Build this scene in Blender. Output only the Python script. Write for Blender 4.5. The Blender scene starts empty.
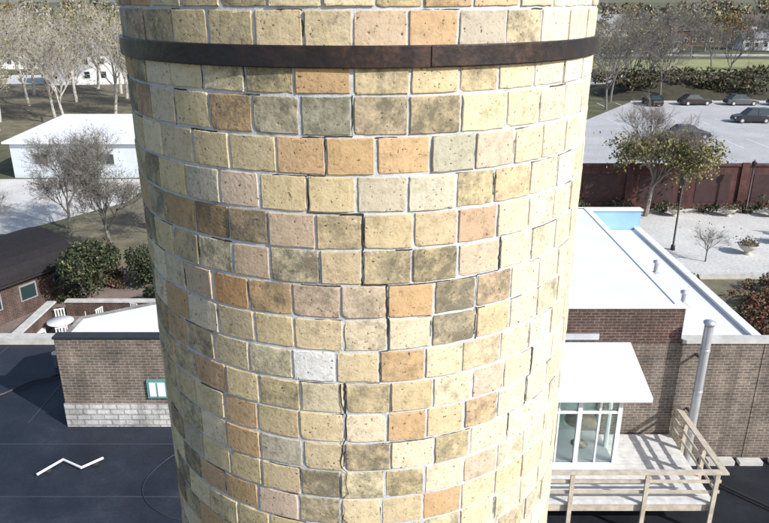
import bpy, math, random
from mathutils import Vector, Matrix
import numpy as np
random.seed(7); rng=np.random.default_rng(7)
scene=bpy.context.scene
scene.view_settings.view_transform='Standard'; scene.view_settings.look='None'
scene.view_settings.exposure=0; scene.view_settings.gamma=1

# ------------------------------------------------------------ materials
def newmat(name):
    m=bpy.data.materials.new(name); m.use_nodes=True
    nt=m.node_tree; b=nt.nodes['Principled BSDF']; return m,nt,b
def noise(nt,scale,detail=4,rough=.6,coord='Object',vec=None):
    tc=nt.nodes.new('ShaderNodeTexCoord'); n=nt.nodes.new('ShaderNodeTexNoise')
    n.inputs['Scale'].default_value=scale; n.inputs['Detail'].default_value=detail; n.inputs['Roughness'].default_value=rough
    nt.links.new(vec if vec else tc.outputs[coord],n.inputs['Vector']); return n
def ramp(nt,src,stops):
    r=nt.nodes.new('ShaderNodeValToRGB'); els=r.color_ramp.elements
    while len(els)<len(stops): els.new(.5)
    for e,(p,c) in zip(els,stops): e.position=p; e.color=(*c,1) if len(c)==3 else c
    nt.links.new(src,r.inputs[0]); return r
def mix(nt,a,b,fac,mode='MIX'):
    m=nt.nodes.new('ShaderNodeMix'); m.data_type='RGBA'; m.blend_type=mode
    for sock,v in ((m.inputs[6],a),(m.inputs[7],b),(m.inputs[0],fac)):
        if hasattr(v,'links'): nt.links.new(v,sock)
        elif isinstance(v,(int,float)): sock.default_value=v
        else: sock.default_value=(*v,1)
    return m.outputs[2]
def bump(nt,b,h,strength=.3,dist=.01):
    bp=nt.nodes.new('ShaderNodeBump'); bp.inputs['Strength'].default_value=strength; bp.inputs['Distance'].default_value=dist
    nt.links.new(h,bp.inputs['Height']); nt.links.new(bp.outputs[0],b.inputs['Normal'])
def simple(name,col,rough=.8,var=.25,scale=2.0,bumps=0,metal=0,dist=.01,scale2=None):
    m,nt,b=newmat(name)
    n=noise(nt,scale,6)
    lo=tuple(c*(1-var) for c in col); hi=tuple(min(1,c*(1+var)) for c in col)
    r=ramp(nt,n.outputs[0],[(.3,lo),(.7,hi)]); out=r.outputs[0]
    if scale2:
        n2=noise(nt,scale2,3); r2=ramp(nt,n2.outputs[0],[(.3,(.75,.75,.75)),(.7,(1.1,1.1,1.1))])
        out=mix(nt,out,r2.outputs[0],1.0,'MULTIPLY')
    nt.links.new(out,b.inputs['Base Color'])
    b.inputs['Roughness'].default_value=rough; b.inputs['Metallic'].default_value=metal
    if bumps:
        n3=noise(nt,scale*8,4); bump(nt,b,n3.outputs[0],bumps,dist)
    return m
def wallbrick(name,c1,c2,mort,bw=.21,rh=.075,ms=.011,dirt=.5):
    m,nt,b=newmat(name)
    tc=nt.nodes.new('ShaderNodeTexCoord'); sp=nt.nodes.new('ShaderNodeSeparateXYZ'); nt.links.new(tc.outputs['Object'],sp.inputs[0])
    ad=nt.nodes.new('ShaderNodeMath'); ad.operation='ADD'; nt.links.new(sp.outputs[0],ad.inputs[0]); nt.links.new(sp.outputs[1],ad.inputs[1])
    cb=nt.nodes.new('ShaderNodeCombineXYZ'); nt.links.new(ad.outputs[0],cb.inputs[0]); nt.links.new(sp.outputs[2],cb.inputs[1])
    br=nt.nodes.new('ShaderNodeTexBrick'); nt.links.new(cb.outputs[0],br.inputs['Vector'])
    br.inputs['Scale'].default_value=1; br.inputs['Brick Width'].default_value=bw; br.inputs['Row Height'].default_value=rh
    br.inputs['Mortar Size'].default_value=ms; br.inputs['Color1'].default_value=(*c1,1); br.inputs['Color2'].default_value=(*c2,1)
    br.inputs['Mortar'].default_value=(*mort,1); br.inputs['Mortar Smooth'].default_value=.2
    n=noise(nt,1.3,6,.7); r=ramp(nt,n.outputs[0],[(.3,(1-dirt,)*3),(.7,(1.25,)*3)])
    o=mix(nt,br.outputs[0],r.outputs[0],1.0,'MULTIPLY')
    nn=noise(nt,25,3); r2=ramp(nt,nn.outputs[0],[(.3,(.7,)*3),(.7,(1.25,)*3)])
    o=mix(nt,o,r2.outputs[0],1.0,'MULTIPLY')
    tc2=nt.nodes.new('ShaderNodeTexCoord'); mp=nt.nodes.new('ShaderNodeMapping'); mp.inputs['Scale'].default_value=(2.2,2.2,.25); nt.links.new(tc2.outputs['Object'],mp.inputs[0])
    ns=noise(nt,1.5,5,.6,vec=mp.outputs[0]); r3=ramp(nt,ns.outputs[0],[(.35,(.72,)*3),(.6,(1.08,)*3)])
    o=mix(nt,o,r3.outputs[0],1.0,'MULTIPLY')
    nt.links.new(o,b.inputs['Base Color']); b.inputs['Roughness'].default_value=.9
    inv=nt.nodes.new('ShaderNodeMath'); inv.operation='SUBTRACT'; inv.inputs[0].default_value=1; nt.links.new(br.outputs[1],inv.inputs[1])
    bump(nt,b,inv.outputs[0],.6,.012)
    return m

M={}
M['wood_bark']=simple('bark',(.22,.19,.165),.9,.35,8)
M['bark_pale']=simple('bark_pale',(.46,.43,.39),.9,.4,5)
M['bark_grey']=simple('bark_grey',(.19,.18,.165),.9,.35,8)
def leaf(name,c):
    m,nt,b=newmat(name); n=noise(nt,1.2,3)
    r=ramp(nt,n.outputs[0],[(.3,tuple(x*.6 for x in c)),(.7,tuple(x*1.4 for x in c))])
    nt.links.new(r.outputs[0],b.inputs['Base Color']); b.inputs['Roughness'].default_value=.7
    return m
L_dk=leaf('leaf_dark_green',(.03,.042,.02)); L_gr=leaf('leaf_green',(.065,.085,.03)); L_yg=leaf('leaf_yellow_green',(.26,.24,.08))
L_or=leaf('leaf_orange',(.26,.15,.05)); L_br=leaf('leaf_brown',(.15,.105,.06)); L_rd=leaf('leaf_red',(.18,.06,.035)); L_ol=leaf('leaf_olive',(.17,.16,.08))

# ------------------------------------------------------------ mesh helpers
def mesh_obj(name,verts,faces,mats,midx=None,parent=None,smooth=False):
    me=bpy.data.meshes.new(name); me.from_pydata([tuple(v) for v in verts],[],faces); 
    for m in (mats if isinstance(mats,(list,tuple)) else [mats]): me.materials.append(m)
    if midx is not None: me.polygons.foreach_set('material_index',midx)
    if smooth: me.polygons.foreach_set('use_smooth',[True]*len(me.polygons))
    me.update(); o=bpy.data.objects.new(name,me); scene.collection.objects.link(o)
    if parent: o.parent=parent
    return o
def empty(name,loc=(0,0,0),rz=0):
    e=bpy.data.objects.new(name,None); e.location=loc; e.rotation_euler=(0,0,rz); scene.collection.objects.link(e); e.empty_display_size=.2; return e
def box(name,x0,x1,y0,y1,z0,z1,mat,parent=None,bev=0):
    v=[(x0,y0,z0),(x1,y0,z0),(x1,y1,z0),(x0,y1,z0),(x0,y0,z1),(x1,y0,z1),(x1,y1,z1),(x0,y1,z1)]
    f=[(3,2,1,0),(4,5,6,7),(0,1,5,4),(1,2,6,5),(2,3,7,6),(3,0,4,7)]
    o=mesh_obj(name,v,f,mat,parent=parent)
    if bev:
        b=o.modifiers.new('b','BEVEL'); b.width=bev; b.segments=2
    return o
def prism(name,poly,z0,z1,mat,parent=None,topmat=None):
    n=len(poly); v=[(x,y,z0) for x,y in poly]+[(x,y,z1) for x,y in poly]
    f=[tuple(range(n-1,-1,-1)),tuple(range(n,2*n))]+[(i,(i+1)%n,n+(i+1)%n,n+i) for i in range(n)]
    mats=[mat]+([topmat] if topmat else []); idx=[0,1 if topmat else 0]+[0]*n
    return mesh_obj(name,v,f,mats,idx,parent)
def sheet(name,poly,z,mat,parent=None):
    return mesh_obj(name,[(x,y,z) for x,y in poly],[tuple(range(len(poly)))],mat,parent=parent)
def rect(x0,x1,y0,y1): return [(x0,y0),(x1,y0),(x1,y1),(x0,y1)]
def ringpts(c,d,r,k,ph=0):
    d=d.normalized(); a=Vector((0,0,1)) if abs(d.z)<.9 else Vector((1,0,0))
    u=d.cross(a).normalized(); w=d.cross(u)
    return [c+(u*math.cos(2*math.pi*i/k)+w*math.sin(2*math.pi*i/k))*r for i in range(k)]
def tube(name,pts,r,mat,parent=None,k=8):
    pts=[Vector(p) for p in pts]; v=[];f=[]
    for i,p in enumerate(pts):
        d=(pts[min(i+1,len(pts)-1)]-pts[max(i-1,0)])
        rr=r[i] if isinstance(r,(list,tuple)) else r
        v+=ringpts(p,d,rr,k)
    for i in range(len(pts)-1):
        for j in range(k):
            f.append((i*k+j,i*k+(j+1)%k,(i+1)*k+(j+1)%k,(i+1)*k+j))
    f.append(tuple(range(k-1,-1,-1))); f.append(tuple(range((len(pts)-1)*k,len(pts)*k)))
    return mesh_obj(name,v,f,mat,parent=parent,smooth=False)
def smoothpath(pts,n=8):
    P=[Vector(p) for p in pts]; P=[P[0]]+P+[P[-1]]; out=[]
    for i in range(1,len(P)-2):
        for k in range(n):
            t=k/n; a,b,c,d=P[i-1:i+3]
            out.append(.5*((2*b)+(c-a)*t+(2*a-5*b+4*c-d)*t*t+(3*b-a-3*c+d)*t**3))
    out.append(P[-1]); return out
def lathe(name,prof,mat,loc=(0,0,0),parent=None,k=20):
    v=[];f=[]
    for (r,z) in prof:
        for i in range(k): a=2*math.pi*i/k; v.append((loc[0]+r*math.cos(a),loc[1]+r*math.sin(a),loc[2]+z))
    for i in range(len(prof)-1):
        for j in range(k): f.append((i*k+j,i*k+(j+1)%k,(i+1)*k+(j+1)%k,(i+1)*k+j))
    f.append(tuple(range(k-1,-1,-1))); f.append(tuple(range((len(prof)-1)*k,len(prof)*k)))
    return mesh_obj(name,v,f,mat,parent=parent,smooth=True)

# ------------------------------------------------------------ chimney
AX,AY=-.104,3.298; R=1.01; PITCH=.1318; Z0=14-.2885
N=37
CH=empty('brick_chimney',(AX,AY,0))
pal=[((.69,.56,.345),46),((.76,.65,.45),28),((.63,.43,.24),12),((.65,.50,.37),7),((.55,.49,.37),7)]
pc=[p[0] for p in pal]; pw=np.array([p[1] for p in pal],float); pw/=pw.sum()
crack1={-1:.0,0:.0,1:-.092,2:-.156,3:.03,4:.027,5:.112,6:.116,7:.086,8:-.045,9:-.05,10:-.05,11:-.07,12:-.07,13:-.05}
crack2={2:.60,3:.62,4:.63,5:.5,6:.5,7:.75,8:.72,9:.73,10:.70,11:.66}
special={(3,-.5):(.56,.35,.19),(5,-.51):(.54,.32,.16),(7,-.16):(.80,.79,.76),(3,-.31):(.60,.44,.28),(5,.0):(.62,.50,.36),
         (3,.5):(.54,.36,.23),(3,.03):(.64,.51,.31),(0,-.12):(.40,.38,.28),(0,-.31):(.60,.53,.38),(1,.4):(.50,.47,.36),(2,.3):(.64,.59,.46),(2,.12):(.60,.53,.40)}
V=[];F=[];C=[]
joints={}
JW=.0125
gh=[0,.012,.04,.14,.3,.5,.7,.86,.96,.988,1]; gv=[0,.018,.06,.2,.5,.8,.94,.982,1]
gl=[0,.03,.97,1]
jmin=int((Z0-16.6)/PITCH); jmax=int((Z0-3.0)/PITCH)
for j in range(jmin,jmax+1):
    zt=Z0-j*PITCH; zb=zt-PITCH
    vis=(-4<=j<=24)
    w=1+rng.normal(0,.05,N).clip(-.12,.12)
    if vis and rng.random()<.15: w=1+rng.normal(0,.09,N).clip(-.2,.2)
    ed=np.concatenate([[0],np.cumsum(w)]); ed=ed/ed[-1]*2*math.pi
    off=(j%2)*math.pi/N+rng.normal(0,.015)
    if j in crack1:
        t=crack1[j]; e=(ed+off)%(2*math.pi); tt=t%(2*math.pi); dd=(e-tt+math.pi)%(2*math.pi)-math.pi
        kk=int(np.argmin(abs(dd))); off-=dd[kk]
    ed=ed+off-math.pi*2
    joints[j]=ed
    for b in range(N):
        a0,a1=ed[b],ed[b+1]; am=(a0+a1)/2; amn=(am+math.pi)%(2*math.pi)-math.pi
        hi=vis and abs(amn)<1.75
        GX,GZ=(gh,gv) if hi else (gl,gl)
        jw=JW*(1+.2*rng.normal())
        x0=a0*R+jw/2; x1=a1*R-jw/2; y0=zb+JW/2+rng.normal(0,.0009); y1=zt-JW/2+rng.normal(0,.0009)
        prot=float(np.clip(rng.normal(0,.0014),-.0018,.004))
        if 0<=j<=8 and crack1.get(j,9)<amn<crack1.get(j,9)+.45: prot+=.0022*(1-(amn-crack1[j])/.45)
        tx=float(np.clip(rng.normal(0,.0011),-.0016,.0016)); tz=float(np.clip(rng.normal(0,.0009),-.0014,.0014))
        c=np.array(pc[rng.choice(len(pc),p=pw)])
        if j in(3,5) and amn<.5 and rng.random()<.28: c=np.array(pc[2])*rng.uniform(.9,1.1)
        c=c*rng.uniform(.87,1.08)*np.array([1,rng.uniform(.98,1.01),rng.uniform(.93,1.07)])
        hit=False
        for (sj,sp),sc in special.items():
            if sj==j and (a0<=sp<a1 or a0<=sp+2*math.pi<a1 or a0<=sp-2*math.pi<a1): c=np.array(sc); hit=True
        sunwash=min(1,max(0,(amn-.35)/.5)) if amn<2.2 else 0
        c=c*(1-.5*sunwash)+np.array((.82,.75,.61))*.5*sunwash  # strong sun on the right flank painted in: brick colour mixed toward cream
        soot=rng.random()**3.2*(1-.6*sunwash)
        if j==7 and hit: soot=0
        ch=[(0,0),(1,0),(0,1),(1,1)]
        chips=[(cx,cy,rng.uniform(.006,.018),rng.uniform(.004,.008)) for cx,cy in ch if rng.random()<.28]
        for _ in range(rng.integers(0,3)): 
            if rng.random()<.5: chips.append((rng.random(),rng.integers(0,2),rng.uniform(.006,.014),rng.uniform(.003,.006)))
        nx,nz=len(GX),len(GZ); base=len(V)
        jt=rng.normal(0,.0008,nz); jb=rng.normal(0,.0008,nz); ju=rng.normal(0,.0008,nx); jd=rng.normal(0,.0008,nx)
        W=x1-x0; Hh=y1-y0; rot=rng.normal(0,.006)
        for iz,t in enumerate(GZ):
            for ix,s in enumerate(GX):
                xx=x0+s*W; zz=y0+t*Hh
                if hi:
                    xx+=jt[iz]*(1-s)+jb[iz]*s; zz+=ju[ix]*t+jd[ix]*(1-t)+rot*(s-.5)*W
                e=min(s,1-s)*W; e2=min(t,1-t)*Hh
                rr=R+prot+tx*(s-.5)*2+tz*(t-.5)*2-(.0012 if e<1e-6 else 0)-(.0012 if e2<1e-6 else 0)
                if hi:
                    rr+=rng.normal(0,.00025)
                    for cx,cy,cr,cd in chips:
                        dd=math.hypot((s-cx)*W,(t-cy)*Hh)
                        if dd<cr: rr-=cd*(1-dd/cr)
                if j<jmin+5: rr+=.02*(jmin+5-j)
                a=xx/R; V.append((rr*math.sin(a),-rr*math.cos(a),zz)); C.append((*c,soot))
        for iz in range(nz-1):
            for ix in range(nx-1):
                p=base+iz*nx+ix; F.append((p,p+1,p+nx+1,p+nx))
        ring=[ix for ix in range(nx)]+[iz*nx+nx-1 for iz in range(1,nz)]+[(nz-1)*nx+ix for ix in range(nx-2,-1,-1)]+[iz*nx for iz in range(nz-2,0,-1)]
        sb=len(V)
        for q in ring:
            x,y,z=V[base+q]; r0=math.hypot(x,y); rr=R-.045; V.append((x/r0*rr,y/r0*rr,z)); C.append((*c,soot))
        m=len(ring)
        for i in range(m): F.append((base+ring[i],sb+i,sb+(i+1)%m,base+ring[(i+1)%m]))
m,nt,b=newmat('buff_chimney_brick')
at=nt.nodes.new('ShaderNodeAttribute'); at.attribute_name='bcol'
n1=noise(nt,26,8,.8); r1=ramp(nt,n1.outputs[0],[(.28,(.66,.63,.57)),(.5,(1,1,1)),(.72,(1.14,1.13,1.11))])
c1=mix(nt,at.outputs['Color'],r1.outputs[0],1.0,'MULTIPLY')
n2=noise(nt,12,10,.82)
ad=nt.nodes.new('ShaderNodeMath'); ad.operation='MULTIPLY_ADD'; nt.links.new(at.outputs['Alpha'],ad.inputs[0]); ad.inputs[1].default_value=.24; nt.links.new(n2.outputs[0],ad.inputs[2])
r2=ramp(nt,ad.outputs[0],[(.55,(0,0,0)),(.76,(.85,.85,.85))])
c2=mix(nt,c1,(.14,.13,.095),r2.outputs[0])
n3=noise(nt,85,3,.6); r3=ramp(nt,n3.outputs[0],[(.31,(1,1,1)),(.37,(0,0,0))])
c3=mix(nt,c2,(.09,.07,.05),r3.outputs[0])
n4=noise(nt,5,9,.8); r4=ramp(nt,n4.outputs[0],[(.52,(0,0,0)),(.80,(.3,.3,.3))])
c4=mix(nt,c3,(.72,.68,.60),r4.outputs[0])
nt.links.new(c4,b.inputs['Base Color']); b.inputs['Roughness'].default_value=.88; b.inputs['Specular IOR Level'].default_value=.3
hh=nt.nodes.new('ShaderNodeMath'); hh.operation='MULTIPLY_ADD'; nt.links.new(n3.outputs[0],hh.inputs[0]); hh.inputs[1].default_value=1.0
n5=noise(nt,50,6,.7); nt.links.new(n5.outputs[0],hh.inputs[2]); bump(nt,b,hh.outputs[0],.42,.005)
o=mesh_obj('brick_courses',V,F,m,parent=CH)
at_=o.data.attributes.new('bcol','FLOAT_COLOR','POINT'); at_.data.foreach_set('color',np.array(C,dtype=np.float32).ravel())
# mortar
mm,nt,b=newmat('lime_mortar')
n=noise(nt,17,8,.78); r=ramp(nt,n.outputs[0],[(.28,(.24,.24,.24)),(.40,(.50,.51,.53)),(.6,(.64,.655,.68)),(.75,(.72,.73,.74))])
nt.links.new(r.outputs[0],b.inputs['Base Color']); b.inputs['Roughness'].default_value=.95
nb=noise(nt,110,4,.7); bump(nt,b,nb.outputs[0],.6,.005)
zs=np.concatenate([np.arange(3,11,.5),np.arange(11,14.8,.012),np.arange(14.8,16.55,.25)]); K=480
V=[];F=[]
for i,z in enumerate(zs):
    jit=np.clip(rng.normal(0,.0005,K),-.0008,.0008)
    lf=.0006*np.sin(np.arange(K)*.21+z*31)*math.sin(z*57)
    for k in range(K):
        a=2*math.pi*k/K; rr=R-.0058+jit[k]+lf[k]; V.append((rr*math.sin(a),-rr*math.cos(a),z))
for i in range(len(zs)-1):
    for k in range(K): F.append((i*K+k,i*K+(k+1)%K,(i+1)*K+(k+1)%K,(i+1)*K+k))
F.append(tuple(range((len(zs)-1)*K,len(zs)*K)))
mesh_obj('mortar',V,F,mm,parent=CH,smooth=True)
blk=simple('crack_shadow_void',(.035,.03,.025),1,.2,20)
def crackribbon(pts,w,rad,V,F):
    P=[]
    for (p0,z0),(p1,z1) in zip(pts[:-1],pts[1:]):
        L=math.hypot((p1-p0)*R,z1-z0); n=max(2,int(L/.012))
        for i in range(n): t=i/n; P.append((p0+(p1-p0)*t,z0+(z1-z0)*t))
    P.append(pts[-1])
    wv=1
    b0=len(V)
    for i,(p,z) in enumerate(P):
        q0=P[max(i-1,0)]; q1=P[min(i+1,len(P)-1)]; dx=(q1[0]-q0[0])*R; dz=q1[1]-q0[1]; l=math.hypot(dx,dz) or 1
        wv=min(1.2,max(.1,wv+random.gauss(0,.25)))
        nx,nz=-dz/l,dx/l; ww=w*wv/2; jx=random.gauss(0,.0014)
        for s in (-1,1):
            a=p+(nx*s*ww+jx)/R; zz=z+nz*s*ww+jx*.5; V.append((rad*math.sin(a),-rad*math.cos(a),zz))
    for i in range(len(P)-1): F.append((b0+2*i,b0+2*i+1,b0+2*i+3,b0+2*i+2))
V=[];F=[]
def snapj(j,t):
    e=joints[j]; dd=(e-t+math.pi)%(2*math.pi)-math.pi; return t+dd[int(np.argmin(abs(dd)))]
CR=R-.0036
def build_crack(cr,js,w,wh):
    prev=None
    for j in js:
        t=snapj(j,cr[j]); zt=Z0-j*PITCH
        if prev is not None: crackribbon([(prev,zt),(t,zt)],wh,CR,V,F)
        crackribbon([(t,zt),(t,zt-PITCH)],w if j<3 else w*1.5,CR,V,F)
        prev=t
build_crack(crack1,range(0,9),.0042,.0036)
build_crack(crack2,[4,5,6],.0035,.003); build_crack(crack2,[8,9,10],.0035,.003)
pts=[]
for j in range(8,15):
    zt=Z0-j*PITCH
    for q in range(4): pts.append((-.05+random.gauss(0,.006)+(.01 if j%2 else -.01),zt-PITCH*q/4))
crackribbon(pts,.0042,R+.0045,V,F)
for _ in range(120):
    j=random.randint(-2,14); t=random.uniform(-1.1,1.15); t=snapj(j,t); zt=Z0-j*PITCH
    if random.random()<.4: crackribbon([(t-.004,zt-random.uniform(0,.05)),(t-.004,zt-PITCH+random.uniform(0,.05))],.0036,CR,V,F)
    else: crackribbon([(t,zt-.004),(t+random.choice([-1,1])*random.uniform(.03,.15),zt-.004)],.0038,CR,V,F)
mesh_obj('cracks',V,F,blk,parent=CH)
m,nt,b=newmat('rusty_steel_band')
n=noise(nt,9,9,.8); r=ramp(nt,n.outputs[0],[(.36,(.020,.016,.017)),(.50,(.035,.022,.02)),(.60,(.085,.040,.026)),(.74,(.22,.11,.07))])
n2=noise(nt,2.6,6,.7); r2=ramp(nt,n2.outputs[0],[(.42,(.05,)*3),(.60,(1,)*3)])
cc=mix(nt,(.018,.016,.021),r.outputs[0],r2.outputs[0]); nt.links.new(cc,b.inputs['Base Color'])
rr=ramp(nt,n.outputs[0],[(.4,(.30,)*3),(.7,(.65,)*3)]); nt.links.new(rr.outputs[0],b.inputs['Roughness'])
nb=noise(nt,30,5); bump(nt,b,nb.outputs[0],.35,.006)
def arc(name,a0,a1,ri,ro,z0,z1,mat,parent,seg=200,wob=0):
    V=[];F=[]
    for i in range(seg+1):
        a=a0+(a1-a0)*i/seg; w=wob*math.sin(a*9)+wob*.6*math.sin(a*23+1)
        for (r_,z_) in ((ri,z0),(ro-.002,z0),(ro,z0+.003),(ro,z1-.003),(ro-.002,z1),(ri,z1)): V.append(((r_+w)*math.sin(a),-(r_+w)*math.cos(a),z_))
    for i in range(seg):
        for q in range(6): F.append((i*6+q,(i+1)*6+q,(i+1)*6+(q+1)%6,i*6+(q+1)%6))
    F.append((0,1,2,3,4,5)); F.append(tuple(seg*6+q for q in (5,4,3,2,1,0)))
    return mesh_obj(name,V,F,mat,parent=parent,smooth=False)
BD=empty('steel_band',(AX,AY,0))
arc('hoop',-math.pi,math.pi,R-.002,R+.014,13.797,13.866,m,BD,260,.0012)
arc('lap_plate',.25,.95,R+.0155,R+.0195,13.799,13.865,m,BD,64)

# ------------------------------------------------------------ surface materials
grass=simple('grass',(.115,.115,.062),.95,.35,.35,.3,scale2=3)
lawn=simple('bright_grass',(.32,.33,.15),.95,.2,.3,scale2=3)
dirt=simple('leafy_soil',(.19,.165,.11),.95,.4,.8,scale2=6)
asph=simple('old_asphalt',(.50,.50,.51),.9,.12,.25,scale2=5)
conc=simple('pale_concrete',(.66,.65,.63),.9,.14,.4,scale2=6)
paver=simple('patio_pavers',(.25,.20,.17),.9,.25,1,scale2=9)
white=simple('white_paint',(.82,.83,.84),.6,.05,1)
wroof=simple('white_roof_membrane',(.84,.86,.88),.6,.06,.7,scale2=None)
def darkroof(name,k):
    m,nt,b=newmat(name)
    n=noise(nt,.7,7,.65); r=ramp(nt,n.outputs[0],[(.3,(.012*k,.017*k,.030*k)),(.55,(.024*k,.032*k,.052*k)),(.75,(.05*k,.06*k,.085*k))])
    n9=noise(nt,14,5,.7); r9=ramp(nt,n9.outputs[0],[(.3,(.7,)*3),(.7,(1.25,)*3)])
    nt.links.new(mix(nt,r.outputs[0],r9.outputs[0],1.,'MULTIPLY'),b.inputs['Base Color'])
    r=ramp(nt,n.outputs[0],[(.3,(.5,)*3),(.7,(.85,)*3)]); nt.links.new(r.outputs[0],b.inputs['Roughness']); nb=noise(nt,5,5); bump(nt,b,nb.outputs[0],.25,.02); return m
droof=darkroof('dark_roof_membrane',.85); droof2=darkroof('black_roof_felt',.4)
coping=simple('stone_coping',(.56,.55,.52),.85,.2,3)
metalg=simple('galvanised_metal',(.60,.62,.65),.4,.12,3,metal=.5)
dkmetal=simple('dark_metal',(.03,.03,.033),.5,.2,4)
wood=simple('weathered_wood',(.56,.49,.40),.85,.25,6,.3)
deckw=simple('deck_boards_grey',(.68,.67,.65),.85,.18,5,.3)
brA=wallbrick('brown_grey_brick',(.25,.185,.145),(.15,.115,.095),(.34,.32,.29))
brB=wallbrick('dark_red_brick',(.14,.065,.048),(.085,.045,.036),(.20,.18,.16))
brC=wallbrick('maroon_brick',(.12,.032,.03),(.08,.025,.024),(.13,.09,.08))
stoneW=wallbrick('whitewashed_stone',(.68,.68,.67),(.50,.50,.49),(.36,.36,.35),.34,.15,.02,.4)
glass,nt,b=newmat('window_glass'); b.inputs['Base Color'].default_value=(.03,.05,.055,1); b.inputs['Roughness'].default_value=.06; b.inputs['Specular IOR Level'].default_value=.8
cglass,nt,b=newmat('clear_glazing'); b.inputs['Base Color'].default_value=(.9,.97,.96,1); b.inputs['Roughness'].default_value=.02; b.inputs['Transmission Weight'].default_value=1; b.inputs['IOR'].default_value=1.1; b.inputs['Specular IOR Level'].default_value=.7
blind=simple('window_blind',(.45,.53,.50),.9,.3,3)
tealm=simple('teal_paint',(.12,.30,.30),.6,.1,3)
blueW=simple('pale_blue_metal',(.30,.52,.70),.5,.08,2)
terr=simple('cast_stone',(.50,.46,.41),.85,.2,6)

# ------------------------------------------------------------ ground
sheet('ground',rect(-3000,3000,-400,4000),0,grass)
sheet('parking_lot_pavement',[(13,50.5),(110,50.5),(110,104),(36,104),(20,80)],.008,asph)
sheet('plaza_pavement',[(9.5,25.5),(60,25.5),(60,49),(9.5,49)],.008,conc)
sheet('road',rect(-400,600,127,143),.006,conc)
sheet('far_lawn',rect(10,400,150,182),.006,lawn)
sheet('side_road',rect(-400,600,192,200),.006,asph)
sheet('driveway_pavement',[(-60,38),(-24,42.5),(-19,50),(-19,57),(-60,57)],.006,conc)
sheet('patio_pavement',[(-30,22),(-6,22),(-6,36),(-22,36),(-30,33)],.008,paver)
sheet('back_garden_soil',[(-24,36.2),(-8,36.2),(-8,52),(-18,52)],.004,dirt)
sheet('grove_soil',rect(-80,-20,76,126.5),.004,dirt)
V=[];F=[]
for row,y in ((0,70),(1,84),(2,98)):
    for i in range(22):
        x=28+i*2.7; b0=len(V); V+=[(x,y,.013),(x+.12,y,.013),(x+.12,y+5,.013),(x,y+5,.013)]; F.append((b0,b0+1,b0+2,b0+3))
mesh_obj('parking_markings',V,F,white)
kb=empty('kerb')
box('kerb_run',13,110,50.1,50.4,0,.13,conc,kb); box('kerb_run_b',36,110,104.1,104.4,0,.13,conc,kb)
bankm=simple('dark_soil',(.05,.045,.03),.95,.4,1)
V=[];F=[]
nx,ny=44,8
for j in range(ny+1):
    for i in range(nx+1):
        t=j/ny; V.append((33+i*2.2,104.6+t*19,3.0*math.sin(math.pi*t)**.8*min(1,(i)/4)*min(1,(nx-i)/4)+random.uniform(0,.25)-.1))
for j in range(ny):
    for i in range(nx): p=j*(nx+1)+i; F.append((p,p+1,p+nx+2,p+nx+1))
mesh_obj('earth_bank',V,F,bankm,smooth=True)

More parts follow.
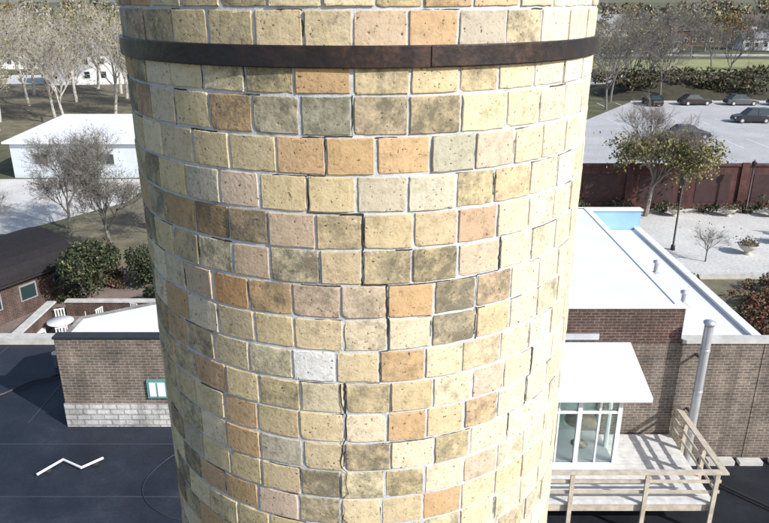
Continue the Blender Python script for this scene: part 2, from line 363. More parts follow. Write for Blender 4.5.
# ------------------------------------------------------------ vegetation
def leaves(P,size,V,F,I,nm,flat=0):
    for p in P:
        a=Vector(rng.normal(0,1,3)).normalized(); bq=a.cross(Vector(rng.normal(0,1,3))).normalized()
        s=size*random.uniform(.6,1.3); c=a*s; d=bq*s*.75; p=Vector(p)
        b0=len(V); V+=[p-c,p-d*.9,p+c,p+d*.9]; F.append((b0,b0+1,b0+2,b0+3)); I.append(random.choices(range(len(nm)),nm)[0])
def tree_meshes(key,seed,H,levels=5,nch=4,spread=.75,trunk=.13,bark=None,leafn=0,leafs=.2,lm=None,lw=None,zone=(0,1),lean=.15,trunkf=.36,twig=.006):
    random.seed(seed)
    V=[];F=[];tips=[]
    def rec(p,d,L,r,lv):
        k=7 if lv==0 else (5 if lv<2 else 3); n=4 if lv<2 else 2
        b0=len(V); pts=[]
        rend=r*(.6 if lv<levels-1 else .3)
        q=p.copy(); dd=d.copy(); ln=lean*(.45 if lv==0 else 1)
        for i in range(n+1):
            V.extend(ringpts(q,dd,r+(rend-r)*i/n,k)); pts.append((q.copy(),dd.copy(),r+(rend-r)*i/n))
            if i<n:
                dd=(dd+Vector((random.gauss(0,ln),random.gauss(0,ln),random.gauss(0,ln)*.7+.06))).normalized(); q=q+dd*(L/n)
        for i in range(n):
            for j in range(k): F.append((b0+i*k+j,b0+i*k+(j+1)%k,b0+(i+1)*k+(j+1)%k,b0+(i+1)*k+j))
        if lv>=levels-2: tips.append((pts[-1][0],L))
        if lv<levels-1:
            c=nch+(1 if (random.random()<.4 or lv==0) else 0)
            for i in range(c):
                t=random.uniform(.45 if lv==0 else .3,1); idx=min(int(t*n),n-1); ft=t*n-idx
                pp=pts[idx][0].lerp(pts[idx+1][0],ft); rr=pts[idx][2]
                if lv==0:
                    az_=2*math.pi*(i+random.uniform(-.25,.25))/c; ax=Vector((math.cos(az_),math.sin(az_),0)).cross(pts[idx][1]).normalized()
                else: ax=Vector((random.gauss(0,1),random.gauss(0,1),random.gauss(0,1))).cross(pts[idx][1]).normalized()
                ang=random.uniform(.35,1.0)*spread*1.25
                nd=(Matrix.Rotation(ang,3,ax)@pts[idx][1]).normalized()
                nd=(nd+Vector((0,0,.16))).normalized()
                rec(pp,nd,L*random.uniform(.58,.82),max(rr*.6,twig),lv+1)
    rec(Vector((0,0,-.1)),Vector((0,0,1)),H*trunkf,trunk,0)
    mw=bpy.data.meshes.new(key+'_wood'); mw.from_pydata([tuple(v) for v in V],[],F); mw.materials.append(bark or M['wood_bark']); mw.update()
    ml=None
    if leafn:
        V=[];F=[];I=[];P=[]
        zmax=max(t[0].z for t in tips)
        good=[t for t in tips if zone[0]*zmax<=t[0].z<=zone[1]*zmax] or tips
        for _ in range(leafn):
            t=random.choice(good); P.append(t[0]+Vector((random.gauss(0,.3),random.gauss(0,.3),random.gauss(0,.25))))
        leaves(P,leafs,V,F,I,lw)
        ml=bpy.data.meshes.new(key+'_leaves'); ml.from_pydata([tuple(v) for v in V],[],F)
        for x in lm: ml.materials.append(x)
        ml.polygons.foreach_set('material_index',I); ml.update()
    return mw,ml
def put_tree(name,ms,loc,s=1,rz=0):
    e=empty(name,loc,rz); e.scale=(s,s,s)
    o=bpy.data.objects.new('trunk_and_limbs',ms[0]); scene.collection.objects.link(o); o.parent=e
    if ms[1]:
        o=bpy.data.objects.new('foliage',ms[1]); scene.collection.objects.link(o); o.parent=e
    return e
TA=tree_meshes('ta',1,14,6,4,.62,.24,M['bark_pale'],2000,.14,[L_ol,L_yg,L_gr],[3,2,1],twig=.012)
TB=tree_meshes('tb',2,14,6,4,.7,.22,M['bark_pale'],800,.14,[L_ol,L_yg,L_br],[3,2,2],twig=.012)
TC=tree_meshes('tc',3,13,6,4,.7,.18,M['bark_grey'],250,.15,[L_br,L_or,L_yg],[3,1,1],twig=.012)
TD=tree_meshes('td',4,12,6,4,.75,.2,M['wood_bark'],3500,.2,[L_or,L_yg,L_br],[3,2,2])
TE=tree_meshes('te',5,12,6,4,.75,.2,M['wood_bark'],6000,.2,[L_gr,L_yg,L_dk],[3,4,1])
TH=tree_meshes('th',11,7.2,7,4,.8,.14,M['bark_grey'],1800,.045,[L_br,L_ol,L_dk],[2,1,1],twig=.008)
TR=tree_meshes('tr',19,10.4,7,4,.70,.19,M['wood_bark'],7500,.10,[L_yg,L_gr,L_br],[6,2,1],zone=(0,.60),twig=.007,trunkf=.32)
TS=tree_meshes('ts',15,3,5,4,.8,.05,M['bark_grey'],60,.05,[L_br,L_or],[1,1])
random.seed(5)
put_tree('bare_tree',TH,(-15.9,38.5,0),1.0,.5)
put_tree('bare_tree',TH,(-20.5,43.5,0),.85,2.5)
put_tree('bare_tree',TH,(-23.5,38.5,0),.6,4.1)
put_tree('bare_tree',TH,(-12.5,41.5,0),.75,5.1)
put_tree('autumn_tree',TR,(18.0,46.4,0),1.0,2.6)
put_tree('bare_sapling',TS,(18.3,37.4,0),1,.3)
put_tree('bare_sapling',TS,(21.8,33.2,0),.8,2.3)
put_tree('bare_sapling',TS,(27.5,39.5,0),1.2,1.3)
for i,(x,y,s) in enumerate([(-47,86,1.1),(-42,90,1.0),(-38,84,.95),(-35,92,1.1),(-50,100,1.1),(-45,104,1.15),(-39,108,1.1),(-33,100,1.0),(-30,88,.95),(-55,112,1.2),(-60,98,1.1),(-48,120,1.2),(-28,96,1.1),(-42,114,1.1),(-66,118,1.2),(-52,93,1.0),(-44,80,.8)]):
    put_tree('grove_tree',random.choice([TA,TB,TB]),(x,y,0),s*.95,random.uniform(0,6))
put_tree('yellow_green_tree',TE,(-28.3,46,0),.42,1)
for i,(x,y,s,t) in enumerate([(30,96,.95,TC),(33,104,1.05,TC),(38,112,1.0,TC),(27,106,.95,TC),(43,118,1.0,TC),(34,120,.95,TB),(30,118,1,TC),(41,106,.9,TC),(24,94,.8,TC),(52,148,1.0,TC),(46,125,1.0,TC),(60,126,1.0,TC),(72,125,1.05,TC),(62,188,1,TC),(80,190,1.1,TC),(75,124,.9,TB),(96,205,1.1,TD),(108,214,1.0,TC),(118,205,.9,TE),(90,230,1.2,TC),(70,210,1.1,TC),(132,225,1.1,TD),(100,188,1.1,TC),(120,190,1.1,TC),(86,150,1,TC),(66,146,1,TC)]):
    put_tree('roadside_tree',t,(x,y,0),s,random.uniform(0,6))
def shrub(name,loc,rx,ry,rz,n,ls,mats,w,stems=True):
    e=empty(name,loc); V=[];F=[];I=[];P=[]
    lob=[(random.gauss(0,.45)*rx,random.gauss(0,.45)*ry,random.uniform(.25,.85)*rz,random.uniform(.3,.55)) for _ in range(9)]
    for _ in range(n):
        l=random.choice(lob); d=Vector(rng.normal(0,1,3)).normalized()*random.uniform(.6,1.05)*l[3]
        P.append((l[0]+d.x*rx,l[1]+d.y*ry,max(.03,l[2]+d.z*rz*.7)))
    leaves(P,ls,V,F,I,w); mesh_obj('foliage',V,F,mats,I,e)
    if stems:
        V=[];F=[]
        for l in lob:
            b0=len(V); V+=[*ringpts(Vector((0,0,0)),Vector((0,0,1)),.05,4),*ringpts(Vector((l[0],l[1],l[2])),Vector((0,0,1)),.02,4)]
            for j in range(4): F.append((b0+j,b0+(j+1)%4,b0+4+(j+1)%4,b0+4+j))
        mesh_obj('stems',V,F,M['wood_bark'],parent=e)
    return e
shrub('yew_shrub',(-14.6,31.8,0),1.6,1.5,3.0,8000,.07,[L_dk,L_gr,L_ol],[4,2,1])
shrub('yew_shrub',(-12.6,33.6,0),1.2,1.2,2.3,4000,.07,[L_dk,L_gr],[3,1])
shrub('yew_shrub',(-10.8,31.5,0),1.0,1.0,1.5,2500,.07,[L_dk,L_gr],[3,1])
for i in range(20):
    x=random.uniform(12.8,23.8); y=random.uniform(26.3,34); r_=random.uniform(.8,1.3)
    shrub('garden_shrub',(x,y,0),r_,r_,random.uniform(.7,1.2),1000,.07,random.choice([[L_rd,L_br,L_or],[L_br,L_rd,L_ol],[L_rd,L_ol,L_br]]),[3,2,1])
for i in range(18): shrub('patio_shrub',(random.uniform(-22,-9),random.uniform(33.5,38),0),.9,.8,random.uniform(.7,1.4),600,.07,[L_br,L_dk,L_rd],[3,2,1])
for i in range(12): shrub('wall_base_shrub',(14+i*2.7+random.uniform(-.6,.6),47.2+random.uniform(-.2,.2),0),.9,.6,random.uniform(.6,1.2),350,.09,[L_dk,L_gr,L_br],[3,2,1],False)
for i in range(70): shrub('bank_scrub',(35+i*1.15+random.uniform(-1,1),random.uniform(105.5,121),1.0),2.6,1.8,random.uniform(1.3,3.4),320,.23,[L_dk,L_br,L_gr,L_ol],[4,4,2,1],False)
for i in range(9): shrub('hedge_shrub',(-33+i*2.1,74+random.uniform(-1,1),0),1.6,1.2,2.0,450,.16,[L_gr,L_dk,L_ol],[2,3,2],False)
V=[];F=[];I=[]
random.seed(21)
def blobtree(x,y,h,pal_,nq,ls):
    r=h*.36
    b0=len(V); V.extend(ringpts(Vector((x,y,0)),Vector((0,0,1)),.3,4)+ringpts(Vector((x,y,h*.7)),Vector((0,0,1)),.1,4))
    for j in range(4): F.append((b0+j,b0+(j+1)%4,b0+4+(j+1)%4,b0+4+j)); I.append(5)
    lobs=[(x+random.gauss(0,.4)*r,y+random.gauss(0,.4)*r,h*random.uniform(.35,.9),random.uniform(.3,.6)*r) for _ in range(8)]
    P=[]
    for _ in range(nq):
        l=random.choice(lobs); d=Vector((random.gauss(0,1),random.gauss(0,1),random.gauss(0,1))).normalized()*l[3]*random.uniform(.5,1.05)
        P.append((l[0]+d.x,l[1]+d.y,max(1,l[2]+d.z)))
    leaves(P,ls,V,F,I,pal_)
for i in range(340):
    y=random.uniform(205,620); x=random.uniform(-.62,.66)*y
    if random.random()<.35 and y<330: continue
    q=random.random()
    p=[1,1,2,0,3,4] if q<.4 else ([2,1,2,2,1,2] if q<.6 else ([0,0,2,1,3,6] if q<.88 else [0,1,1,3,2,2]))
    blobtree(x,y,random.uniform(8,14)*(1 if y<400 else 1.15),p,190,.36+y/1100)
haze=simple('hazy_twig_grey',(.32,.31,.30),.9,.2,2)
mesh_obj('distant_trees',V,F,[L_dk,L_gr,L_yg,L_or,L_br,haze],I)

# ------------------------------------------------------------ houses
def house(name,loc,w,d,h,rh,wallm,roofm,rz=0):
    e=empty(name,loc,rz)
    box('walls',-w/2,w/2,-d/2,d/2,0,h,wallm,e)
    o=.4; V=[(-w/2-o,-d/2-o,h-.05),(w/2+o,-d/2-o,h-.05),(w/2+o,d/2+o,h-.05),(-w/2-o,d/2+o,h-.05),(-w/2-o,0,h+rh),(w/2+o,0,h+rh)]
    mesh_obj('roof',V,[(0,1,5,4),(2,3,4,5),(1,2,5),(3,0,4),(3,2,1,0)],roofm,parent=e)
    n=max(2,int(w/2.6))
    for i in range(n):
        x=-w/2+(i+.5)*w/n; box('window_frame',x-.55,x+.55,-d/2-.05,-d/2+.0,1.0,2.3,white,e); box('window_pane',x-.45,x+.45,-d/2-.07,-d/2-.052,1.1,2.2,glass,e)
        if h>4.8: box('upper_frame',x-.5,x+.5,-d/2-.05,-d/2+.0,3.4,4.5,white,e); box('upper_pane',x-.4,x+.4,-d/2-.07,-d/2-.052,3.5,4.4,glass,e)
    box('chimney_stack',w*.2,w*.2+.6,-.3,.3,h,h+rh+.9,brB,e)
    return e
shing=simple('shingle_roof',(.13,.10,.09),.9,.2,2); shing2=simple('grey_shingle',(.28,.28,.30),.9,.2,2); cream=simple('cream_siding',(.62,.60,.55),.8,.08,1)
house('clapboard_house',(-54,130,0),11,8,5.2,2.6,white,shing2,.15)
house('clapboard_house',(-34,150,0),12,8,5.5,3,cream,shing,-.2)
house('clapboard_house',(-78,160,0),14,9,5.5,3,white,shing,.1)
house('suburban_house',(131,268,0),16,10,5.5,3.5,white,shing,0)
house('suburban_house',(88,300,0),18,10,5,3.5,cream,shing2,.1)
house('suburban_house',(64,255,0),14,9,4.5,3,white,shing,-.1)
house('suburban_house',(104,245,0),20,10,4.5,3,brB,shing,.05)
house('suburban_house',(78,212,0),12,8,3.4,2.4,cream,shing,.1)
house('suburban_house',(112,218,0),13,8,3.4,2.4,white,shing2,-.1)
wh=empty('white_warehouse',(0,0,0))
pw_=simple('pale_blue_white_siding',(.62,.68,.74),.7,.07,1)
box('walls',-31,-8,57.5,69,0,2.9,pw_,wh)
mesh_obj('roof',[(-31.4,57.1,2.92),(-7.6,57.1,2.92),(-7.6,69.4,3.3),(-31.4,69.4,3.3),(-31.4,57.1,3.08),(-7.6,57.1,3.08),(-7.6,69.4,3.5),(-31.4,69.4,3.5)],
   [(3,2,1,0),(4,5,6,7),(0,1,5,4),(1,2,6,5),(2,3,7,6),(3,0,4,7)],wroof,parent=wh)
for x in (-28.5,-23,-17.5): 
    box('window_frame',x-.6,x+.6,57.44,57.5,1.1,2.1,cream,wh); box('window_pane',x-.5,x+.5,57.41,57.437,1.2,2.0,glass,wh)
box('door',-26,-25.1,57.43,57.5,.02,2.05,shing2,wh)

# ------------------------------------------------------------ near buildings
lb=empty('flat_roofed_building')
prism('roof_block_west',[(-30,-14),(2.4,-14),(2.4,14.98),(-7.93,14.98),(-7.93,19.4),(-30,19.4)],0,4.0,brA,lb,droof)
prism('roof_block_east',[(2.43,-14),(32,-14),(32,14.97),(2.43,14.97)],0,3.0,brA,lb,droof2)
box('parapet_coping',-30,-7.95,19.4,19.75,0,4.22,coping,lb)
box('party_kerb',2.2,2.42,-14,14.9,4.0,4.18,coping,lb)
seam=simple('roof_seam',(.045,.055,.075),.5,.2,2)
for y in (6,8.1,10.2,12.3,14.2): box('membrane_lap',-29.8,2.1,y,y+.035,4.0,4.006,seam,lb)
for x in (-15.2,-11.6,-9.0): box('membrane_lap_b',x,x+.035,15.1,19.3,4.0,4.006,seam,lb)
for y in (5.5,8.5,11.5): box('membrane_lap_e',2.6,31,y,y+.035,3.0,3.006,seam,lb)
bb=empty('brick_building')
poly=[(-7.9,15),(9.1,15),(9.1,24),(0,24),(-5,18.2),(-7.9,16.5)]
prism('walls',poly,0,6.3,brA,bb)
sheet('white_roof',[(-7.75,15.25),(8.9,15.25),(8.9,23.8),(.1,23.8),(-4.9,18.0),(-7.75,16.35)],6.306,wroof,bb)
box('front_parapet',-7.9,1.98,15.0,15.24,6.302,6.42,brA,bb); box('front_coping',-7.93,1.97,14.97,15.27,6.42,6.47,dkmetal,bb)
box('raised_brick_front',2.0,7.07,14.985,23.4,6.31,7.22,brB,bb)
sheet('raised_white_roof',rect(2.2,6.9,15.2,23.3),7.226,wroof,bb)
box('raised_coping',1.97,7.1,14.955,15.15,7.23,7.27,white,bb)
box('raised_side_coping',6.9,7.1,15.152,23.4,7.23,7.25,white,bb)
box('step_flashing',3.4,5.1,14.95,14.98,6.42,6.58,metalg,bb)
box('east_coping',8.9,9.13,15.27,24.0,6.31,6.40,white,bb)
box('north_parapet_blue',6.9,9.1,23.83,24.1,6.3,7.0,blueW,bb); box('north_coping',6.85,9.15,23.78,24.15,7.002,7.05,white,bb)
box('long_wall',9.12,26,15.0,15.28,0,6.3,brA,bb)
box('long_coping',7.12,26.1,14.96,15.25,6.31,6.40,coping,bb)
box('whitewashed_base',-7.92,1.0,14.955,14.99,4.0,4.66,stoneW,bb)
box('window_frame',-5.80,-5.30,14.93,14.99,4.83,5.33,tealm,bb); box('window_pane',-5.74,-5.36,14.915,14.927,4.89,5.27,white,bb); box('window_bar',-5.565,-5.535,14.905,14.913,4.89,5.27,tealm,bb)
for i in range(24): box('base_stone',5.75+i*.8,6.35+i*.8+random.uniform(-.1,.1),14.72,14.93,3.0,3.1+random.uniform(0,.05),coping,bb)
for x,y in ((5.2,19),(8.1,19.5),(4.0,21),(8.0,17.2)):
    z=7.226 if x<7 else 6.306
    v=empty('roof_vent',(x,y,z)); lathe('pipe',[(.06,0),(.06,.35),(.10,.36),(.10,.42),(0,.46)],metalg,parent=v); lathe('flashing',[(.2,0.002),(.12,.05),(.065,.08)],metalg,parent=v)
fl=empty('metal_flue')
tube('pipe',[(7.5,14.62,3.0),(7.5,14.62,6.95)],.105,metalg,fl,16)
for z in (4.1,5.2,6.3): tube('joint_band',[(7.5,14.62,z),(7.5,14.62,z+.05)],.118,metalg,fl,16); 
for z in (4.5,6.0): box('bracket',7.47,7.53,14.72,15.0,z,z+.04,dkmetal,fl)
lathe('cap',[(.105,0),(.14,.05),(.14,.09),(.03,.14)],metalg,(7.5,14.62,6.96),fl,16)
sr=empty('glazed_sunroom')
X0,X1,Y0,Y1=2.6,5.3,13.55,14.93; zb,ztp=3.82,5.72
box('floor_sill',X0,X1,Y0,Y1,zb-.015,zb+.14,white,sr)
xs=[2.6,3.47,4.4,5.3]
for x in xs: box('mullion',x-.05,x+.05,Y0-.01,Y0+.09,zb+.141,ztp-.10,white,sr)
for x in (3.93,4.85): box('sash_mullion',x-.02,x+.02,Y0+.008,Y0+.075,zb+.141,ztp-.10,white,sr)
box('head_rail',X0-.05,X1+.05,Y0-.015,Y0+.095,ztp-.098,ztp+.03,white,sr)
box('transom_rail',X0-.045,X1+.045,Y0-.004,Y0+.08,5.28,5.34,white,sr)
for a,b_ in zip(xs[:-1],xs[1:]): box('glass_pane',a+.05,b_-.05,Y0+.03,Y0+.042,zb+.14,ztp-.1,cglass,sr)
for y in (14.2,14.88): box('side_mullion',X1-.045,X1+.045,y-.05,y+.05,zb+.141,ztp+.1,white,sr)
box('side_glass',X1-.006,X1+.006,Y0+.1,14.8,zb+.14,ztp,cglass,sr)
box('side_glass_w',X0-.006,X0+.006,Y0+.1,14.8,zb+.14,ztp,cglass,sr)
box('back_wall_panel',X0+.1,X1-.1,14.90,14.95,zb+.15,5.6,blind,sr)
box('inner_door',3.5,4.25,14.86,14.895,zb+.15,5.45,tealm,sr)
mesh_obj('shed_roof',[(2.2,13.25,5.76),(5.86,13.25,5.76),(5.86,14.94,6.26),(2.2,14.94,6.26),(2.2,13.25,5.86),(5.86,13.25,5.86),(5.86,14.94,6.36),(2.2,14.94,6.36)],
   [(3,2,1,0),(4,5,6,7),(0,1,5,4),(1,2,6,5),(2,3,7,6),(3,0,4,7)],wroof,parent=sr)
lathe('interior_table',[(.2,0),(.03,.04),(.03,.6),(.4,.62),(.4,.66),(0,.66)],wood,(4.7,14.3,3.97),sr)
dk=empty('wooden_deck')
n=19
for i in range(n):
    y=12.36+i*.1355
    box('deck_board',1.6,7.15,y,y+.118,3.76,3.80+random.uniform(-.003,.003),deckw,dk)
box('joist_front',1.6,7.12,12.40,12.45,3.56,3.755,wood,dk); box('joist_side',7.06,7.11,12.46,14.9,3.56,3.755,wood,dk)
for x in (2.4,4.0,5.6,7.08):
    box('post',x-.045,x+.045,12.30,12.358,3.0,4.60,wood,dk)
for y in (13.3,14.3,14.88): box('post_side',7.155,7.24,y-.045,y+.045,3.0,4.60,wood,dk)
box('top_rail',1.6,7.28,12.26,12.40,4.602,4.645,wood,dk)
box('top_rail_side',7.14,7.28,12.402,14.93,4.602,4.645,wood,dk)
for z in (4.05,4.32):
    box('mid_rail',1.6,7.2,12.361,12.39,z,z+.07,wood,dk); box('mid_rail_side',7.125,7.152,12.4,14.9,z,z+.07,wood,dk)
tube('service_pipe',[(7.6,14.4,3.08),(9.5,12.4,3.08),(9.9,10.4,3.08)],.03,dkmetal,empty('roof_service_pipe'),8)

cp=empty('rooftop_conduit'); tube('pipe',[(-7.75,12.95,4.09),(-7.4,13.5,4.09),(-6.86,13.2,4.09),(-6.5,13.56,4.09)],.03,white,cp,8)
for x,y in ((-7.6,13.15),(-6.62,13.42)): box('block',x-.06,x+.06,y-.06,y+.06,4.002,4.055,dkmetal,cp)
dp=empty('drain_hose'); tube('hose',smoothpath([(-10.9,16.0,4.06),(-10.3,16.4,4.06),(-9.8,17.1,4.06),(-9.3,17.4,4.06),(-8.9,18.0,4.06)]),.04,dkmetal,dp,8)
cbp=smoothpath([(-4.6,14.2,4.02),(-5.1,13.5,4.02),(-5.3,12.8,4.02),(-5.1,12.2,4.02),(-4.5,11.7,4.02),(-3.8,11.5,4.02)])
cb_=empty('roof_cable'); tube('cable',cbp,.008,seam,cb_,6)
for x,y in ((-11.5,10.2),(-9.5,18)): 
    v=empty('roof_vent',(x,y,4.0)); lathe('pipe',[(.07,0),(.07,.4),(.11,.41),(.11,.47),(0,.5)],metalg,parent=v)

wpan=simple('weathered_panel',(.05,.025,.025),.8,.3,2)
mw=empty('maroon_brick_wall')
box('wall',8,62,48.2,48.5,0,3.1,brC,mw); box('wall_coping',8,62,48.1,48.6,3.1,3.22,brC,mw)
for i in range(14): box('pier',9+i*4,9.5+i*4,48.05,48.19,0,3.35,brC,mw)
for i in range(13): box('dark_recess',10+i*4,12.4+i*4,48.17,48.195,.5,2.5,wpan,mw)
def lamp(loc,h):
    e=empty('street_lamp',loc); lathe('pole',[(.14,0),(.12,.3),(.06,.35),(.05,h-.35)],dkmetal,parent=e,k=12)
    lathe('lantern',[(.05,h-.35),(.13,h-.3),(.16,h-.02),(.19,h),(.05,h+.14),(.02,h+.22)],dkmetal,parent=e,k=8)
lamp((17.2,39.4,0),4.3); lamp((25.2,47,0),3.6); lamp((33,44,0),4.2)
def planter(loc,s=1):
    e=empty('bowl_planter',loc); e.scale=(s,s,s)
    lathe('bowl',[(.25,0),(.28,.06),(.16,.12),(.2,.2),(.45,.38),(.58,.55),(.6,.62),(.54,.62),(.5,.54),(0,.52)],terr,parent=e,k=24)
    V=[];F=[];I=[]; P=[(random.gauss(0,.25),random.gauss(0,.25),.62+abs(random.gauss(0,.16))) for _ in range(260)]
    leaves(P,.06,V,F,I,[2,1,1]); mesh_obj('plants',V,F,[L_br,L_ol,L_gr],I,e)
planter((21.3,38.7,0)); planter((23.7,46.4,0),.9); planter((26.6,46.2,0),.9); planter((20,46.4,0),.9); planter((24.3,40.5,0),.9)
gb=empty('garden_bed_edging'); 
for (a,b_,c,d) in ((12.2,24.8,34.7,34.95),(12.2,24.8,25.6,25.85),(11.95,12.19,25.6,34.95),(24.81,25.05,25.6,34.95)): box('edging',a,b_,c,d,0,.3,coping,gb)
sheet('garden_bed_soil',rect(12.2,24.8,25.86,34.69),.02,dirt)
def bench(loc,rz):
    e=empty('park_bench',loc,rz)
    for i in range(4): box('seat_slat',-.75,.75,-.22+i*.115,-.13+i*.115,.43,.46,wpan,e)
    for i in range(3): box('back_slat',-.75,.75,.25,.275,.55+i*.12,.64+i*.12,wpan,e)
    for x in (-.65,.6): box('leg_front',x,x+.05,-.22,-.17,0,.43,dkmetal,e); box('leg_back',x,x+.05,.20,.248,0,.9,dkmetal,e)
bench((25.5,42,0),-.3)

# ------------------------------------------------------------ patio left
def table(loc):
    e=empty('patio_table',loc); lathe('top',[(0,.70),(.55,.70),(.56,.72),(.55,.74),(0,.745)],white,parent=e,k=24); lathe('stem',[(.28,0),(.26,.03),(.04,.06),(.035,.70)],white,parent=e,k=12)
def chair(loc,rz):
    e=empty('patio_chair',loc,rz); box('seat',-.22,.22,-.22,.22,.42,.45,white,e)
    for x in(-.22,.18):
        for y in (-.22,.18): box('leg',x,x+.04,y,y+.04,0,.419,white,e)
    for i in range(4): box('back_slat',-.2+i*.12,-.15+i*.12,.19,.215,.451,.85,white,e)
    box('back_rail',-.22,.22,.185,.22,.852,.9,white,e)
for x,y in ((-12.0,28.6),(-14.3,28.0),(-10.3,27.0)):
    table((x,y,0))
    for k in range(4): a=k*math.pi/2+.6+x; chair((x+.85*math.cos(a),y+.85*math.sin(a),0),a-math.pi/2)
pwl=empty('patio_brick_wall'); box('wall_e',-15.4,-15.1,24.5,29.4,0,1.0,brB,pwl); box('wall_cap',-15.45,-15.05,24.5,29.4,1.0,1.08,coping,pwl)
box('wall_n',-15.0,-8,30.1,30.35,0,.7,brB,pwl); box('cap_n',-15.0,-8,30.05,30.4,.7,.77,coping,pwl)
for x in (-13,-11.2,-9.4): 
    e=empty('planter_box',(x,24.2,0)); box('tub',-.5,.5,-.25,.25,0,.5,wood,e)
    V=[];F=[];I=[]; leaves([(random.uniform(-.45,.45),random.uniform(-.2,.2),.5+abs(random.gauss(0,.2))) for _ in range(300)],.06,V,F,I,[2,1,1]); mesh_obj('plants',V,F,[L_gr,L_rd,L_yg],I,e)
bs=empty('dark_roofed_outbuilding',(-19.3,30.4,0),-.5)
dshing=simple('dark_brown_shingles',(.012,.010,.012),.8,.4,6,.5)
W=2.4;Ln=8
prof=[(-W*math.cos(math.pi*i/12),1.9+1.25*math.sin(math.pi*i/12)) for i in range(13)]
V=[];F=[]
for yy in (-Ln/2,Ln/2):
    for (x,z) in prof: V.append((x,yy,z))
k=len(prof)
for i in range(k-1): F.append((i,i+1,k+i+1,k+i))
F.append(tuple(range(k-1,-1,-1))); F.append(tuple(range(k,2*k)))
mesh_obj('curved_roof',V,F,dshing,parent=bs)
box('walls',-W+.3,W-.3,-Ln/2+.3,Ln/2-.3,0,1.899,brB,bs)
for s in (-1,1): box('gutter',s*W-.06,s*W+.06,-Ln/2,Ln/2,1.80,1.885,dkmetal,bs)
for i in range(4): y=-Ln/2+1.2+i*1.8; box('window_frame',W-.298,W-.25,y,y+.9,.7,1.5,shing2,bs); box('window_pane',W-.248,W-.23,y+.08,y+.82,.78,1.42,glass,bs)

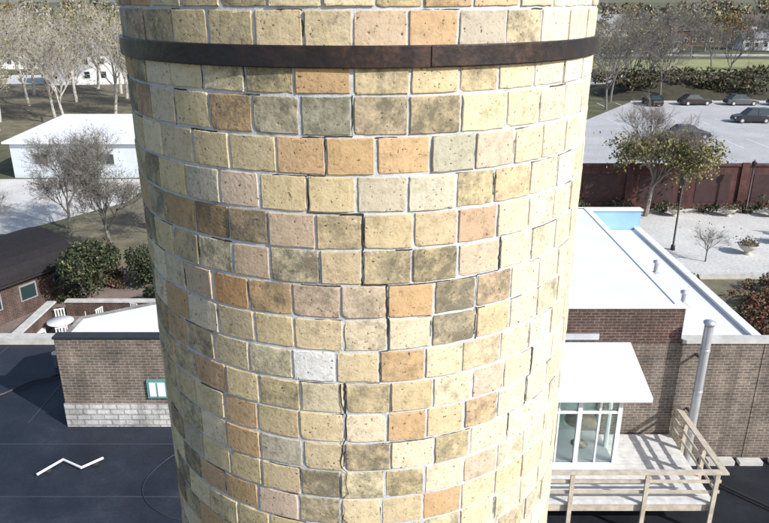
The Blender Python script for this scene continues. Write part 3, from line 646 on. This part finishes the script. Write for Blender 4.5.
# ------------------------------------------------------------ cars
def car(loc,rz,col,suv=False):
    e=empty('parked_car',loc,rz)
    paint,nt,b=newmat('car_paint'); b.inputs['Base Color'].default_value=(*col,1); b.inputs['Roughness'].default_value=.3; b.inputs['Metallic'].default_value=.3; b.inputs['Coat Weight'].default_value=.6
    Hh=.25 if suv else 0
    st_=[(-2.25,.55,.72,.30),(-2.15,.86,.80,.26),(-1.4,.95+Hh*.3,.88,.2),(-.7,.98+Hh*.3,.9,.2),(.8,.95+Hh*.3,.9,.2),(1.6,.86+Hh*.3,.88,.2),(2.15,.74+Hh*.2,.78,.25),(2.28,.52,.68,.3)]
    V=[];F=[]
    for (x,zt,w,z0) in st_:
        for (yy,zz) in ((-w*.92,z0),(-w,z0+.25),(-w,zt-.12),(-w*.9,zt),(w*.9,zt),(w,zt-.12),(w,z0+.25),(w*.92,z0)): V.append((x,yy,zz))
    for i in range(len(st_)-1):
        for q in range(8): F.append((i*8+q,i*8+(q+1)%8,(i+1)*8+(q+1)%8,(i+1)*8+q))
    F.append(tuple(range(8))); F.append(tuple((len(st_)-1)*8+q for q in range(7,-1,-1)))
    mesh_obj('body',V,F,paint,parent=e,smooth=False)
    xb,xt0,xt1,xf=(-1.75,-1.15,.25,1.0) if not suv else (-2.1,-1.85,.35,1.05)
    zt=1.43+Hh; zb_=.93+Hh*.3
    V=[(xb,-.80,zb_),(xf,-.80,zb_),(xf,.80,zb_),(xb,.80,zb_),(xt0,-.62,zt),(xt1,-.62,zt),(xt1,.62,zt),(xt0,.62,zt)]
    mesh_obj('glasshouse',V,[(0,1,5,4),(1,2,6,5),(2,3,7,6),(3,0,4,7),(4,5,6,7)],glass,parent=e)
    box('roof_panel',xt0-.04,xt1+.04,-.64,.64,zt+.002,zt+.05,paint,e,.02)
    for s in (-1,1):
        tube('pillar_a',[(xf,s*.8,zb_),(xt1,s*.63,zt)],.035,paint,e,5); tube('pillar_c',[(xb,s*.8,zb_),(xt0,s*.63,zt)],.05,paint,e,5); tube('pillar_b',[(-.4,s*.81,zb_),(-.4,s*.635,zt)],.035,paint,e,5)
        for x in (-1.4,1.42):
            tube('tyre',[(x,s*.70,.33),(x,s*.91,.33)],.33,dkmetal,e,20); tube('hub',[(x,s*.915,.33),(x,s*.93,.33)],.19,metalg,e,12)
        box('headlight',2.16,2.24,s*.62-.14,s*.62+.14,.58,.70,white,e); box('tail_light',-2.26,-2.2,s*.6-.13,s*.6+.13,.62,.74,L_rd,e)
car((32.6,75.2,0),0.05,(.02,.025,.04)); car((44.6,85.8,0),3.1,(.03,.03,.035),True); car((44,101,0),.1,(.04,.03,.035)); car((50.2,86.2,0),3.2,(.05,.05,.06))
car((50.5,100.8,0),0.0,(.12,.12,.13)); car((56.5,100.5,0),3.1,(.04,.05,.08),True); car((38,101,0),1.6,(.03,.03,.03))
car((60,131,0),0,(.6,.6,.62),True); car((72,137,0),3.14,(.4,.4,.42)); car((85,138,0),3.14,(.05,.06,.09)); car((48,136,0),3.14,(.2,.03,.03)); car((-30,46,0),.6,(.5,.5,.52))

# ------------------------------------------------------------ sun, sky, camera
az=math.radians(54); el=math.radians(33)
S=Vector((math.sin(az)*math.cos(el),-math.cos(az)*math.cos(el),math.sin(el)))
sd=bpy.data.lights.new('sun','SUN'); sd.energy=5; sd.angle=math.radians(.5); sd.color=(1,.975,.93)
so=bpy.data.objects.new('sun',sd); scene.collection.objects.link(so); so.rotation_euler=S.to_track_quat('Z','Y').to_euler(); so.location=(20,-20,40)
w=bpy.data.worlds.new('World'); scene.world=w; w.use_nodes=True; nt=w.node_tree
sk=nt.nodes.new('ShaderNodeTexSky'); sk.sky_type='NISHITA'; sk.sun_disc=False; sk.sun_elevation=el; sk.sun_rotation=math.atan2(S.x,S.y); sk.air_density=1.0; sk.dust_density=1.5
bg=nt.nodes['Background']; nt.links.new(sk.outputs[0],bg.inputs['Color']); bg.inputs['Strength'].default_value=.15
cd=bpy.data.cameras.new('camera'); cam=bpy.data.objects.new('camera',cd); scene.collection.objects.link(cam)
cd.sensor_width=36; cd.lens=36*700/769; cd.clip_start=.05; cd.clip_end=6000
cam.location=(0,0,14); cam.rotation_euler=(math.radians(90-20.5),0,0); scene.camera=cam
